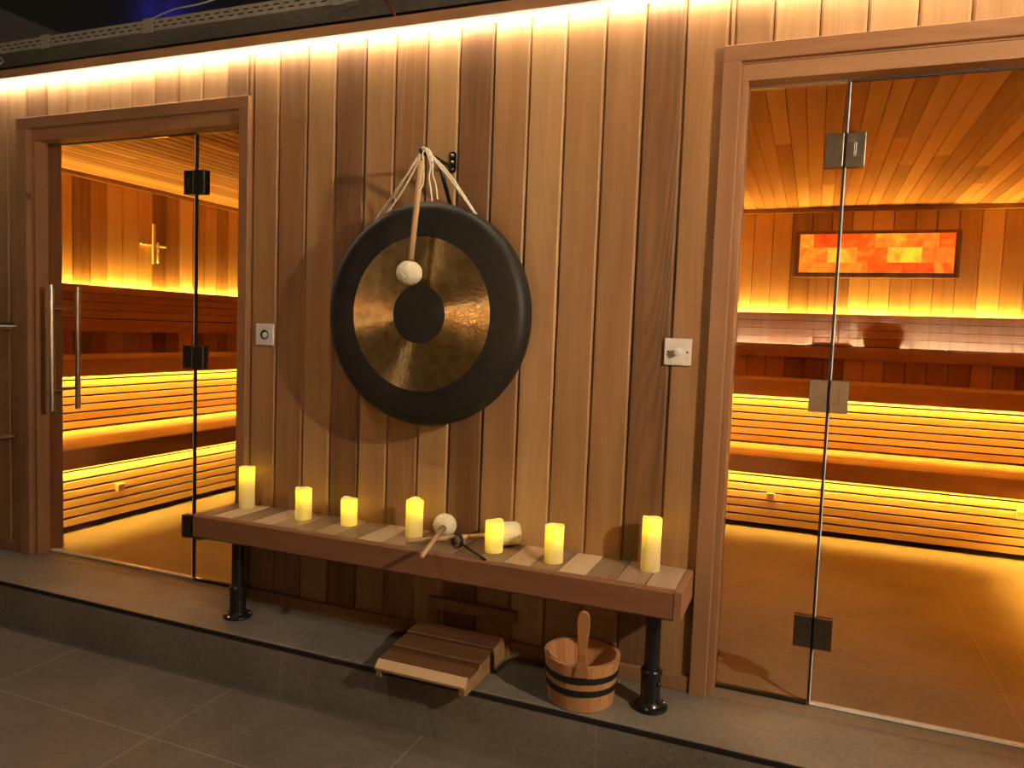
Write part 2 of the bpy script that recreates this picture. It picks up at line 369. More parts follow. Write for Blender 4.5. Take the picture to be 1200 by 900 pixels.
# ------------------------------------------------------------------ door frames with frameless glass
def doorway(name, label, xa, xb, wl, wr, jl, jr, zt, gap, fixed_left, door_to, handle_x=None):
    root = empty(name, ((xa+xb)/2, 0.075, 0.0), label, None, None, 'structure')
    f = MB()
    zt0 = zt - 0.049
    f.board((xa, -0.022, 0), (0,0,1), (1,0,0), (0,-1,0), zt0, wl, 0.0215, .002, 0, .45)
    f.board((xb-wr, -0.022, 0), (0,0,1), (1,0,0), (0,-1,0), zt0, wr, 0.0215, .002, 0, .30)
    f.board((xa, -0.022, zt0), (1,0,0), (0,0,1), (0,-1,0), xb-xa, zt-zt0, 0.0215, .002, 0, .40)
    f.build('architrave', CEDAR_T, root)
    f = MB()                                             # lining of the opening and the stop the glass sits behind
    zl = zt0 - 0.004
    f.box((jl-0.03, -0.0003, 0), (jl, 0.15, zl), 2, .35); f.box((jr, -0.0003, 0), (jr+0.03, 0.15, zl), 2, .35)
    f.box((jl-0.03, -0.0003, zl), (jr+0.03, 0.15, zl+0.022), 0, .35)
    zs = 1.934
    f.box((jl, 0.004, 0), (jl+0.018, 0.066, zs), 2, .45); f.box((jr-0.014, 0.004, 0), (jr, 0.066, zs), 2, .45)
    f.box((jl, 0.004, zs), (jr, 0.066, zl), 0, .45)
    f.build('jamb', CEDAR_T, root, bevel=0.0015)
    gl = []
    for (a, b, nm, z0) in ((jl+0.020, gap-0.0045, 'fixed_pane' if fixed_left else 'door_leaf', 0.012), (gap+0.0045, jr-0.016, 'door_leaf' if fixed_left else 'fixed_pane', 0.012)):
        g = MB(); g.box((a, 0.070, z0), (b, 0.080, 1.926), 2, .5)
        gl.append((a, b, g.build(nm, GLASS, root)))
    # dark joint between leaf and fixed pane, pale seal under the leaf, dark sill under the fixed pane
    g = MB(); g.box((gap-0.0036, 0.069, 0.012), (gap+0.0036, 0.081, 1.926), 2, .5); g.build('joint', BLACKM, root)
    g = MB(); s = -1 if fixed_left else 1
    g.box((gap+0.0037 if s < 0 else gap-0.0064, 0.0685, 0.012), (gap+0.0064 if s < 0 else gap-0.0037, 0.0698, 1.926), 2, .5); g.build('edge_seal', SEALM, root)
    for a, b, o in gl:
        g = MB()
        if o.name.startswith('door_leaf'):
            g.box((a, 0.068, 0.004), (b, 0.083, 0.0118), 0, .5); g.build('bottom_seal', SEALM, root)
            g = MB(); g.box((a, 0.069, 1.9265), (b, 0.080, 1.9335), 0, .5); g.build('top_gap', BLACKM, root)  # black strip stands in for the shaded gap above the leaf
        else:
            g.box((a, 0.066, 0.0), (b, 0.084, 0.0118), 0, .5); g.build('sill_channel', BLACKM, root)
            xa_, xb_ = (jl+0.0181, jl+0.0199) if fixed_left else (jr-0.0159, jr-0.0141)
            g = MB(); g.box((xa_, 0.060, 0.012), (xb_, 0.088, 1.926), 2, .5); g.build('side_channel', STEEL, root)
            g = MB(); g.box((a, 0.066, 1.9265), (b, 0.084, 1.9335), 0, .5); g.build('head_channel', STEEL, root)
    for zc in (1.725, 0.983, 0.239):
        h = MB(); w = 0.056; q = 0.050
        h.box((gap-w, 0.058, zc-q), (gap-0.004, 0.0699, zc+q), 2, .5); h.box((gap+0.003, 0.058, zc-q), (gap+w, 0.0699, zc+q), 2, .5)
        h.box((gap-w, 0.0801, zc-q), (gap-0.004, 0.092, zc+q), 2, .5); h.box((gap+0.003, 0.0801, zc-q), (gap+w, 0.092, zc+q), 2, .5)
        k = h.build('hinge', HINGEM, root, bevel=0.0015)
        h = MB(); sx = 1 if fixed_left else -1
        x0, x1 = sorted((gap + sx*0.002, gap + sx*0.026)); h.box((x0, 0.0545, zc-0.021), (x1, 0.0582, zc+0.021), 2, .5)
        x0, x1 = sorted((gap + sx*0.027, gap + sx*0.031)); h.box((x0, 0.0540, zc-0.021), (x1, 0.0584, zc+0.021), 2, .5)
        kk = h.build('knuckle', HINGEM, k, bevel=0.001, loc=None)
    if handle_x is not None:
        bm = bmesh.new()
        for yy in (0.008, 0.142): tube(bm, [(handle_x, yy, 0.695), (handle_x, yy, 1.279)], 0.0125, 20)
        for zz in (0.795, 1.177): tube(bm, [(handle_x, 0.008, zz), (handle_x, 0.142, zz)], 0.007, 14)
        sharp(mesh_obj('handle', bm, STEEL, root))
    return root
doorway('door_1', 'glass sauna door with long steel pull bars in a cedar frame left of the gong', -2.772, -1.436, 0.066, 0.045, -2.702, -1.484, 2.034, -1.790, False, None, -2.588)
doorway('door_2', 'glass sauna door and fixed pane in a cedar frame right of the bench', 0.378, 1.735, 0.052, 0.050, 0.433, 1.685, 2.036, 0.7365, True, None)

# ------------------------------------------------------------------ sauna shells
ZC = 2.10
def vboards(mb, o, B, N, width, z0, z1, pitch, phase=0.0, th=0.012, tone=(0.0, 1.0)):
    x = -phase
    while x < width - 1e-4:
        a = max(0, x); b = min(width, x + pitch)
        if b - a > 0.004:
            mb.board(Vector(o) + Vector(B)*a + V(0,0,z0), (0,0,1), B, N, z1 - z0, b - a, th, 0.0035, 0.0018, random.uniform(*tone))
        x += pitch
random.seed(5)
mb = MB()                                                 # left sauna, side wall at x = -3.95
vboards(mb, (-3.95, 0.15, 0), (0,1,0), (1,0,0), 3.25, 0, ZC+0.02, 0.131, 0.018)
tag(mb.build('wall_left', CEDAR_S), kind='structure')
mb = MB(); vboards(mb, (-3.95, 3.4, 0), (1,0,0), (0,-1,0), 3.45, 0, ZC+0.02, 0.131)
tag(mb.build('wall_back_left', CEDAR_S), kind='structure')
mb = MB(); vboards(mb, (-0.36, 3.4, 0), (1,0,0), (0,-1,0), 3.31, 0, ZC+0.02, 0.131, 0.065)
tag(mb.build('wall_back_right', CEDAR_S), kind='structure')
mb = MB(); vboards(mb, (2.95, 0.15, 0), (0,1,0), (-1,0,0), 3.25, 0, ZC+0.02, 0.131)
tag(mb.build('wall_right', CEDAR_S), kind='structure')
mb = MB(); vboards(mb, (-0.50, 0.15, 0), (0,1,0), (-1,0,0), 3.25, 0, ZC+0.02, 0.131); vboards(mb, (-0.36, 0.15, 0), (0,1,0), (1,0,0), 3.25, 0, ZC+0.02, 0.131)
mb.box((-0.488, 0.15, 0), (-0.372, 3.4, ZC), 2, .4)
tag(mb.build('wall_middle', CEDAR_S), kind='structure')
mb = MB()                                                 # inside faces of the front wall
for a, b, z in ((-3.95, -2.735, 0), (-2.735, -1.453, 2.0), (-1.453, -0.5, 0), (-0.36, 0.402, 0), (0.402, 1.716, 2.0), (1.716, 2.95, 0)):
    vboards(mb, (a, 0.162, 0), (1,0,0), (0,1,0), b-a, z, ZC+0.02, 0.131, 0, 0.0118)
tag(mb.build('wall_front_inside', CEDAR_S), kind='structure')
def ceil(name, x0, x1, pitch, gap, th):
    mb = MB(); x = x0
    while x < x1 - 1e-4:
        w = min(pitch, x1-x); cut = random.uniform(0.8, 2.6); t = random.uniform(.15, .9); t2 = random.uniform(.15, .9)
        mb.board((x, 0.15, ZC), (0,1,0), (1,0,0), (0,0,-1), cut, w, th, 0.002, gap, t)
        mb.board((x, 0.15+cut, ZC), (0,1,0), (1,0,0), (0,0,-1), 3.25-cut, w, th, 0.002, gap, t2)
        x += pitch
    mb.box((x0, 0.15, ZC+th+0.002), (x1, 3.4, ZC+th+0.03), 1, .4, 1)
    tag(mb.build(name, [CEDAR_S, DARKW]), kind='structure')
ceil('ceiling_left', -3.95, -0.5, 0.080, 0.0055, 0.020)
ceil('ceiling_right', -0.36, 2.95, 0.0737, 0.0010, 0.012)

BENCHM = emit('bench_led', AMB, AMB_BENCH); BACKM = emit('backrest_led', AMB, AMB_BACK)
def strips(name, o, A, la, w, N, B, mat, parent, seg=0.25):
    """a flat ribbon of light: o start, A along, B across (width w), N the way it faces"""
    bm = bmesh.new(); o, A, B = Vector(o), Vector(A), Vector(B); n = max(1, int(la/seg)); s = la/n
    for i in range(n):
        q = [o + A*(i*s), o + A*((i+1)*s), o + A*((i+1)*s) + B*w, o + A*(i*s) + B*w]
        if (q[1]-q[0]).cross(q[3]-q[0]).dot(Vector(N)) < 0: q = q[::-1]
        bm.faces.new([bm.verts.new(p) for p in q])
    d = Vector(N)*0.003
    ob = mesh_obj(name, bm, mat, parent, smooth=False)
    sol = ob.modifiers.new('thick', 'SOLIDIFY'); sol.thickness = 0.003; sol.offset = -1
    return ob

def benches(side, o, A, D, la, a0, lbl, blocks):
    """two bench tiers and a backrest. A runs along the bench, D points from the room to the wall; d is measured from the lower riser."""
    A, D, Z = Vector(A), Vector(D), V(0,0,1); o = Vector(o); F = -D
    P = lambda a, d, z: o + A*a + D*d + Z*z
    def seat(mb, d0, d1, z, n):
        w = (d1-d0)/n
        for i in range(n): mb.board(P(a0, d0+i*w, z), A, D, Z, la, w, 0.028, 0.004, 0.0022, random.uniform(.3, .9))
    def riser(mb, d, z0, z1, pitch=0.052):
        n = round((z1-z0)/pitch); h = (z1-z0)/n
        for q in range(n): mb.board(P(a0, d, z0+q*h), A, Z, F, la, h, 0.02, 0.0012, 0.0054, random.uniform(.1, .9))
        mb.prism(P(a0, d+0.03, z0), A, Z, F, la, [(0,-.012), (z1-z0,-.012), (z1-z0,0), (0,0)], .3, 1)
    def tier(name, label, d0, depth, ztop, zbot, dback):
        root = empty(name, P(a0+la/2, d0, 0), label, 'bench')
        s = MB(); seat(s, d0-0.038, dback, ztop, 6 if depth > .5 else 5); s.build('seat', ASPEN, root)
        f = MB(); f.board(P(a0, d0-0.061, ztop-0.105), A, Z, F, la, 0.105, 0.020, 0.004, 0, .45); f.build('fascia', CEDAR_S, root)
        r = MB(); riser(r, d0, zbot, ztop-0.03); r.build('riser', [ASPEN, DARKW], root)
        strips('light_strip', P(a0, d0-0.032, ztop-0.074), A, la, 0.022, -Z, D, BENCHM, root)
        return root
    lower = tier('sauna_bench', lbl % 'lower', 0.0, 0.6, 0.450, 0.028, 0.538)
    upper = tier('sauna_bench', lbl % 'upper', 0.538, 0.5, 0.882, 0.456, 1.05)
    for a, z in blocks:
        b = MB(); b.prism(P(a-0.022, -0.001, z-0.022), A, Z, F, 0.044, [(0,0), (0.044,0), (0.044,0.026), (0,0.026)], .8); b.build('block', ASPEN, lower, bevel=0.002)
    # backrest standing off the wall
    dw = 1.056
    root = empty('backrest', P(a0+la/2, dw, 1.03), lbl.split(' bench')[0].replace('%s', 'slatted backrest above the benches') + lbl.split('light')[1] , 'backrest')
    k = MB(); k.board(P(a0, dw-0.062, 1.034), A, Z, F, la, 0.088, 0.02, 0.003, 0, .40); k.build('rail', CEDAR_S, root)
    k = MB()
    for i in range(4):
        h = (1.352-1.126)/4 if i < 3 else (1.352-1.126)/4 + 0.0
        k.board(P(a0, dw-0.060, 1.126 + i*(1.352-1.126)/4), A, Z, F, la, h, 0.018, 0.0015, 0.0018, random.uniform(.25, .5))
    k.prism(P(a0, dw-0.0415, 1.05), A, Z, F, la, [(0,-.004), (0.298,-.004), (0.298,0), (0,0)], .3, 1)  # dark backing added to stop light leaking through the slat gaps
    k.build('slats', [CEDAR_S, DARKW], root)
    k = MB(); k.prism(P(a0, dw-0.0375, 1.296), A, Z, F, la, [(0,-0.0365), (0.012,-0.0365), (0.012,0), (0,0)], .3); k.build('light_baffle', CEDAR_S, root)  # unseen board added to keep the strip's light from leaking downwards
    strips('light_strip', P(a0, dw-0.034, 1.331), A, la, 0.03, Z, D, BACKM, root)
    aa = a0 + 0.2
    while aa < a0 + la - 0.1:
        k = MB(); k.prism(P(aa, dw-0.001, 1.05), A, Z, F, 0.04, [(0,0), (0.26,0), (0.26,0.04), (0,0.04)], .3); k.build('batten', CEDAR_S, root); aa += 0.8
    # cover strip where the wall meets the ceiling
    k = MB(); k.board(P(a0, dw-0.014, ZC-0.034), A, Z, F, la, 0.0335, 0.012, 0.003, 0, .2)
    tag(k.build('trim_ceiling', CEDAR_S), kind='structure')
random.seed(21)
benches('right', (0, 2.344, 0), (1,0,0), (0,1,0), 3.30, -0.355, 'cedar %s bench with amber light along the back wall of the right sauna', [(0.497, 0.205), (1.783, 0.255)])
benches('left', (-2.894, 0, 0), (0,1,0), (-1,0,0), 3.22, 0.165, 'cedar %s bench with amber light along the side wall of the left sauna', [(0.63, 0.19)])
# short return bench on the right-hand wall of the right sauna: its light falls on the floor at the photo's edge
root = empty('sauna_bench', (1.90, 1.3, 0), 'cedar return bench with amber light at the right side of the right sauna', 'bench')
s = MB()
for i in range(6): s.board((1.83+i*0.093, 0.17, 0.45), (0,1,0), (1,0,0), (0,0,1), 2.09, 0.093, 0.028, 0.004, 0.002)
s.build('seat', ASPEN, root)
s = MB(); s.board((1.81, 0.17, 0.345), (0,1,0), (0,0,1), (-1,0,0), 2.09, 0.105, 0.02, 0.004, 0, .45); s.build('fascia', CEDAR_S, root)
s = MB()
for i in range(7): s.board((1.87, 0.17, 0.03+i*0.052), (0,1,0), (0,0,1), (-1,0,0), 2.09, 0.052, 0.02, 0.003, 0.004)
s.build('riser', ASPEN, root)
strips('light_strip', (1.838, 0.17, 0.376), (0,1,0), 2.09, 0.022, (0,0,-1), (1,0,0), BENCHM, root)

# glowing salt brick panel on the right sauna's back wall
def saltmat():
    m = bpy.data.materials.new('salt_brick'); m.use_nodes = True; nt = m.node_tree; nd = nt.nodes; nd.clear()
    t = nd.new('ShaderNodeAttribute'); t.attribute_name = 'tone'; g = nd.new('ShaderNodeAttribute'); g.attribute_name = 'gr'
    n = nd.new('ShaderNodeTexNoise'); n.inputs['Scale'].default_value = 9; n.inputs['Detail'].default_value = 5; n.inputs['Distortion'].default_value = 1.2
    nt.links.new(g.outputs['Vector'], n.inputs['Vector'])
    v = mathn(nt, 'ADD', mathn(nt, 'MULTIPLY', t.outputs['Fac'], 0.75), mathn(nt, 'SUBTRACT', mathn(nt, 'MULTIPLY', n.outputs['Fac'], 0.9), 0.32))
    r = ramp(nd, [(0.0, (0.60, 0.022, 0.003)), (0.4, (0.90, 0.10, 0.006)), (0.7, (1.0, 0.26, 0.018)), (1.0, (1.0, 0.62, 0.03))]); nt.links.new(v, r.inputs[0])
    e = nd.new('ShaderNodeEmission'); e.inputs[1].default_value = 1.15; nt.links.new(r.outputs[0], e.inputs[0])
    o = nd.new('ShaderNodeOutputMaterial'); nt.links.new(e.outputs[0], o.inputs[0]); return m
SALT = saltmat()
root = empty('salt_panel', (1.03, 3.395, 1.76), 'glowing orange salt brick panel in a dark frame on the right sauna wall', 'lamp')
b = MB(); x0, x1, z0, z1 = 0.548, 1.520, 1.640, 1.910
rows = [(z0, 1.712, [(0, .46, .62), (.46, .68, .28), (.68, .88, .18), (.88, 1, .45)]), (1.7135, 1.815, [(0, .19, .6), (.19, .385, .82), (.385, .585, .45), (.585, .80, 1.0), (.80, 1, .55)]),
        (1.8165, z1, [(0, .095, .75), (.095, .275, .12), (.275, .50, .40), (.50, .70, .72), (.70, .90, .62), (.90, 1, .38)])]
for za, zb, br in rows:
    for a, c, t in br: b.box((x0+(x1-x0)*a+0.0012, 3.366, za), (x0+(x1-x0)*c-0.0012, 3.385, zb), 0, t)
b.build('salt_bricks', SALT, root)
b = MB(); w = 0.034
b.box((x0-w, 3.352, z0-w), (x1+w, 3.387, z0), 0, .1); b.box((x0-w, 3.352, z1), (x1+w, 3.387, z1+w*0.6), 0, .1)
b.box((x0-w, 3.352, z0), (x0, 3.387, z1), 2, .1); b.box((x1, 3.352, z0), (x1+w, 3.387, z1), 2, .1)
b.build('frame', CEDAR_T, root, bevel=0.002)

# slim cross-shaped fitting on the left sauna's wall
root = empty('sand_timer', (-3.94, 1.83, 1.69), 'slim pale cross-shaped sand timer on the side wall of the left sauna', 'timer')
b = MB(); b.box((-3.925, 1.802, 1.545), (-3.905, 1.822, 1.838), 2, .9); b.build('upright', ASPEN, root, bevel=0.002)
b = MB(); b.box((-3.949, 1.715, 1.678), (-3.926, 1.945, 1.692), 1, .9); b.build('crossbar', ASPEN, root, bevel=0.002)
bm = bmesh.new(); tube(bm, [(-3.91, 1.846, 1.552), (-3.91, 1.846, 1.625)], 0.008, 12); tube(bm, [(-3.91, 1.846, 1.632), (-3.91, 1.846, 1.705)], 0.008, 12); tube(bm, [(-3.91, 1.846, 1.625), (-3.91, 1.846, 1.632)], 0.003, 8)
mesh_obj('glass_tube', bm, SEALM, root)

# ------------------------------------------------------------------ bench with black pipe legs
random.seed(8)
BX0, BX1, BY, BZ = -1.482, 0.372, -0.245, 0.401
root = empty('bench', ((BX0+BX1)/2, -0.13, 0), 'long cedar bench on black pipe legs fixed against the wood wall', 'bench')
b = MB(); x = BX1 - 0.022; tl = [.62,.40,.30,.92,.28,.75,.25,.20,.35,.30,.62,.85,.30,.55,.22,.50,.88,.25,.80,.22]; i = 0
while x > BX0 + 0.005:
    w = min(0.0925, x - BX0)
    b.board((x-w, BY+0.022, BZ), (0,1,0), (1,0,0), (0,0,1), 0.222-0.001, w, 0.022, 0.0012, 0.0018, tl[i % len(tl)]); x -= w; i += 1
b.build('seat', BENCHW, root)
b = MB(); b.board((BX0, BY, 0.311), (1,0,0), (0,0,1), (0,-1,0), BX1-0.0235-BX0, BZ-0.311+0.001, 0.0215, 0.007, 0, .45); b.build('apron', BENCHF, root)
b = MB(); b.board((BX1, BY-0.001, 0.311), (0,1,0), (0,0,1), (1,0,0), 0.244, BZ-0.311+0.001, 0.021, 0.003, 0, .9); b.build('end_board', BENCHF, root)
b = MB(); b.box((BX0+0.004, BY+0.0225, 0.372), (BX1-0.024, -0.002, 0.378), 0, .3); b.box((BX0+0.02, -0.03, 0.335), (BX1-0.03, -0.001, 0.378), 0, .3); b.box((BX0+0.02, -0.22, 0.335), (BX1-0.03, -0.195, 0.378), 0, .3); b.build('bearer_backing', DARKW, root)  # two rails, plus a full dark sheet added to darken the plank seams
for lx in (-1.332, 0.281):
    bm = bmesh.new(); c = (lx, -0.165, 0)
    lathe(bm, [(0, 0), (0.053, 0), (0.055, 0.004), (0.053, 0.011), (0.040, 0.015), (0.033, 0.024), (0.0305, 0.034), (0.0305, 0.104), (0.0330, 0.107), (0.0330, 0.120), (0.030, 0.124), (0.0235, 0.126), (0.0232, 0.292),
               (0.029, 0.295), (0.030, 0.309), (0.036, 0.311), (0.036, 0.320), (0, 0.320)], c, n=40)
    leg = sharp(mesh_obj('leg', bm, BLACK, root))
    for k in range(3):
        bm = bmesh.new(); a = k*2*PI/3 + 0.5; p = V(lx + 0.046*math.cos(a), -0.165 + 0.046*math.sin(a), 0.012); lathe(bm, [(0,-.001), (0.0055,-.001), (0.005, 0.003), (0, 0.0045)], p, n=12); mesh_obj('screw', bm, STEEL, leg)
    for zz in (0.030, 0.085):                                  # grub screws of the socket
        bm = bmesh.new(); lathe(bm, [(0.007, 0), (0.007, 0.006), (0, 0.007)], (lx+0.0255, -0.180, zz), (0.85, -0.5, 0), 12); mesh_obj('grub_screw', bm, BLACK, leg)

# ------------------------------------------------------------------ candles
def waxmat():
    m = bpy.data.materials.new('candle_wax'); m.use_nodes = True; nt = m.node_tree; nd = nt.nodes; nd.clear()
    d = nd.new('ShaderNodeBsdfDiffuse'); d.inputs[0].default_value = (0.86, 0.78, 0.58, 1)
    t = nd.new('ShaderNodeBsdfTranslucent'); t.inputs[0].default_value = (0.95, 0.80, 0.34, 1)
    n = nd.new('ShaderNodeTexNoise'); n.inputs['Scale'].default_value = 40; tc = nd.new('ShaderNodeTexCoord'); nt.links.new(tc.outputs['Object'], n.inputs['Vector'])
    b = nd.new('ShaderNodeBump'); b.inputs['Strength'].default_value = 0.1; b.inputs['Distance'].default_value = 0.003; nt.links.new(n.outputs['Fac'], b.inputs['Height']); nt.links.new(b.outputs[0], d.inputs['Normal'])
    mx = nd.new('ShaderNodeMixShader'); mx.inputs[0].default_value = 0.45; o = nd.new('ShaderNodeOutputMaterial')
    nt.links.new(d.outputs[0], mx.inputs[1]); nt.links.new(t.outputs[0], mx.inputs[2]); nt.links.new(mx.outputs[0], o.inputs[0]); return m
WAX = waxmat()
CANDLE_W = 0.09
def candle(loc, h, r, label, ph):
    root = empty('candle', loc, label, 'candle', 'candles along the bench')
    bm = bmesh.new(); n = 36
    prof = [(0, 0.0), (r*0.96, 0.0), (r, 0.002)] + [(r, h*k/8) for k in range(1, 8)] + [(r*1.0, h-0.006), (r*0.985, h-0.002), (r*0.90, h), (r*0.80, h-0.004), (r*0.5, h-0.011), (0, h-0.013)]
    lathe(bm, prof, loc, n=n)
    for v in bm.verts:                                          # slightly melted, uneven lip
        q = v.co - Vector(loc)
        if q.z > h - 0.008 and math.hypot(q.x, q.y) > r*0.6:
            a = math.atan2(q.y, q.x); v.co.z += 0.0022*math.sin(2*a + ph) + 0.0016*math.sin(3*a + 2.1*ph)
    mesh_obj('wax', bm, WAX, root)
    bm = bmesh.new(); tube(bm, [Vector(loc)+V(0,0,h-0.014), Vector(loc)+V(0.001,0,h-0.007)], 0.0011, 6); mesh_obj('wick', bm, RUBBER, root)
    d = bpy.data.lights.new('flame_light', 'POINT'); o = bpy.data.objects.new('flame_light', d); COL.objects.link(o); o.parent = root
    o.location = (0, 0, h-0.022); d.energy = CANDLE_W; d.color = (1.0, 0.86, 0.02); d.shadow_soft_size = 0.006
CL = [(-1.386, -0.060, .166, 'tall lit ivory candle at the left end of the bench, nearest the left door'),
      (-1.085, -0.093, .120, 'lit ivory candle second from the bench left end, beside the tall end candle'),
      (-0.890, -0.078, .100, 'shortest lit ivory candle, third from the left end of the bench'),
      (-0.601, -0.098, .135, 'lit ivory candle just left of the gong mallets on the bench'),
      (-0.277, -0.129, .107, 'lit ivory candle standing in front of the fat mallet head on the bench'),
      (-0.060, -0.140, .123, 'lit ivory candle just right of the mallets, above the wooden bucket'),
      (0.244, -0.075, .172, 'tall lit ivory candle at the right end of the bench')]
for i, (x, y, h, l) in enumerate(CL): candle((x, y, BZ+0.0005), h, 0.031, l, i*1.3)

# ------------------------------------------------------------------ gong on its wall bracket
def bronzemat():
    m, nt, nd, lk, p = newmat('hammered_bronze')
    tc = nd.new('ShaderNodeTexCoord')
    n = nd.new('ShaderNodeTexNoise'); n.inputs['Scale'].default_value = 26; n.inputs['Detail'].default_value = 3; lk.new(tc.outputs['Object'], n.inputs['Vector'])
    vo = nd.new('ShaderNodeTexVoronoi'); vo.inputs['Scale'].default_value = 95; lk.new(tc.outputs['Object'], vo.inputs['Vector'])
    r = ramp(nd, [(0.3, (0.36, 0.215, 0.075)), (0.7, (0.56, 0.37, 0.15))]); lk.new(n.outputs['Fac'], r.inputs[0]); lk.new(r.outputs[0], p.inputs['Base Color'])
    p.inputs['Metallic'].default_value = 1.0; p.inputs['Roughness'].default_value = 0.37
    p.inputs['Anisotropic'].default_value = 1.0; p.inputs['Anisotropic Rotation'].default_value = 0.25
    tg = nd.new('ShaderNodeTangent'); tg.direction_type = 'RADIAL'; tg.axis = 'Y'; lk.new(tg.outputs[0], p.inputs['Tangent'])
    b = nd.new('ShaderNodeBump'); b.inputs['Strength'].default_value = 0.26; b.inputs['Distance'].default_value = 0.002
    lk.new(mathn(nt, 'ADD', vo.outputs['Distance'], mathn(nt, 'MULTIPLY', n.outputs['Fac'], 0.6)), b.inputs['Height']); lk.new(b.outputs[0], p.inputs['Normal'])
    return m
BRONZE = bronzemat()
GDARK = plain('gong_patina', (0.022, 0.019, 0.016), 0.5, 0.3, 0.4, bump=0.25, bscale=14)
GX, GZ = -0.577, 1.192
root = empty('gong', (GX, -0.11, GZ), 'large round black and bronze gong hanging on the wood wall', 'gong')
ax = (0, -1, 0); c = (GX, 0, GZ)
bm = bmesh.new()
lathe(bm, [(0.265, .1502), (0.30, .1502), (0.350, .149), (0.362, .146), (0.373, .139), (0.382, .127), (0.3875, .110), (0.3885, .092), (0.386, .076), (0.381, .076), (0.3825, .092), (0.380, .110), (0.372, .126), (0.35, .140), (0.265, .1415)], c, ax, 128)
mesh_obj('rim', bm, GDARK, root)
bm = bmesh.new(); lathe(bm, [(0.100, .1535), (0.15, .1525), (0.21, .1512), (0.265, .1500), (0.265, .1417), (0.10, .1435), (0.10, .1535)], c, ax, 128); sharp(mesh_obj('bronze_band', bm, BRONZE, root))
bm = bmesh.new(); lathe(bm, [(0, .156), (0.05, .1555), (0.10, .1537), (0.10, .1438), (0, .1445)], c, ax, 96); sharp(mesh_obj('center_disc', bm, GDARK, root))
TIP = V(-0.556, -0.196, 1.728)
bm = bmesh.new()
def strand(a, b, sag, r=0.0032, mid=(0,0,0)):
    a, b = Vector(a), Vector(b); m = (a+b)/2 + V(0,0,-sag) + Vector(mid); tube(bm, spline([a, m, b], 10), r, 7)
top = TIP + V(0, 0.004, 0.010)
strand(top + V(-.002,0.012,0), (-0.800, -0.108, 1.506), 0.0); strand(top + V(-.003,0.0,0), (-0.790, -0.112, 1.513), 0.010); strand(top + V(-.001,0.006,-.004), (-0.752, -0.100, 1.538), 0.016)
strand(top + V(.006,0.015,0), (-0.392, -0.108, 1.532), -0.016); strand(top + V(.006,0.008,-.004), (-0.398, -0.112, 1.536), -0.010); strand(top + V(.006,0.02,-.006), (-0.404, -0.1, 1.539), -0.004)
# loop round the hook and loose ends
tube(bm, spline([TIP + V(-.010,.012,-.010), TIP + V(-.006,.004,.011), TIP + V(.008,.002,.013), TIP + V(.020,.012,.004), TIP + V(.026,.02,-.012)], 6), 0.0038, 7)
tube(bm, spline([TIP + V(.012,.006,.010), TIP + V(.028,.02,-.03), TIP + V(.024,.03,-.07), TIP + V(.034,.035,-.10), TIP + V(.040,.04,-.150)], 6), 0.0030, 7)
tube(bm, spline([TIP + V(.010,.004,.006), TIP + V(.022,.016,-.04), TIP + V(.016,.02,-.08), TIP + V(.024,.02,-.12), TIP + V(.030,.02,-.158)], 6), 0.0030, 7)
tube(bm, spline([TIP + V(-.12,.046,-.115), TIP + V(-.130,.045,-.135), TIP + V(-.122,.045,-.152)], 6), 0.0024, 7)
for k, (dx, dy, dz) in enumerate(((.010,.004,.008), (.018,.012,-.006), (.023,.016,-.026), (.026,.02,-.044))):
    bmesh.ops.create_icosphere(bm, subdivisions=2, radius=0.0065, matrix=Matrix.Translation(TIP + V(dx,dy,dz)))
mesh_obj('cord', bm, ROPE, root)

root = empty('wall_bracket', (-0.541, 0, 1.735), 'black iron wall bracket holding the gong cord', 'bracket')
bm = bmesh.new(); pts = []
for k in range(24):
    a = 2*PI*k/24; pts.append((-0.541 + 0.0135*math.cos(a), (0.024 if math.sin(a) > 0 else -0.024) + 0.0135*math.sin(a) + 1.735))
va = [bm.verts.new((x, -0.0045, z)) for x, z in pts]; vb = [bm.verts.new((x, 0.0, z)) for x, z in pts]
bm.faces.new(va); bm.faces.new(vb[::-1])
for k in range(24): bm.faces.new((va[k], vb[k], vb[(k+1)%24], va[(k+1)%24]))
plate = mesh_obj('plate', bm, BLACK, root, smooth=False)
for z in (1.758, 1.735, 1.712):
    bm = bmesh.new(); lathe(bm, [(0, 0.0075), (0.0035, 0.007), (0.0058, 0.004), (0.006, 0.0)], (-0.541, -0.0045, z), ax, 14); mesh_obj('screw', bm, STEEL, plate)
bm = bmesh.new()
tube(bm, spline([(-0.541, -0.004, 1.715), (-0.545, -0.07, 1.722), (-0.550, -0.14, 1.727), (-0.555, -0.19, 1.722), (-0.556, -0.203, 1.724), (-0.556, -0.209, 1.736)], 6), 0.006, 10); mesh_obj('arm', bm, BLACK, root)
bm = bmesh.new(); tube(bm, [(-0.547, -0.10, 1.722), (-0.544, -0.05, 1.648), (-0.541, -0.003, 1.575)], 0.0075, 10); mesh_obj('brace', bm, BLACK, root)

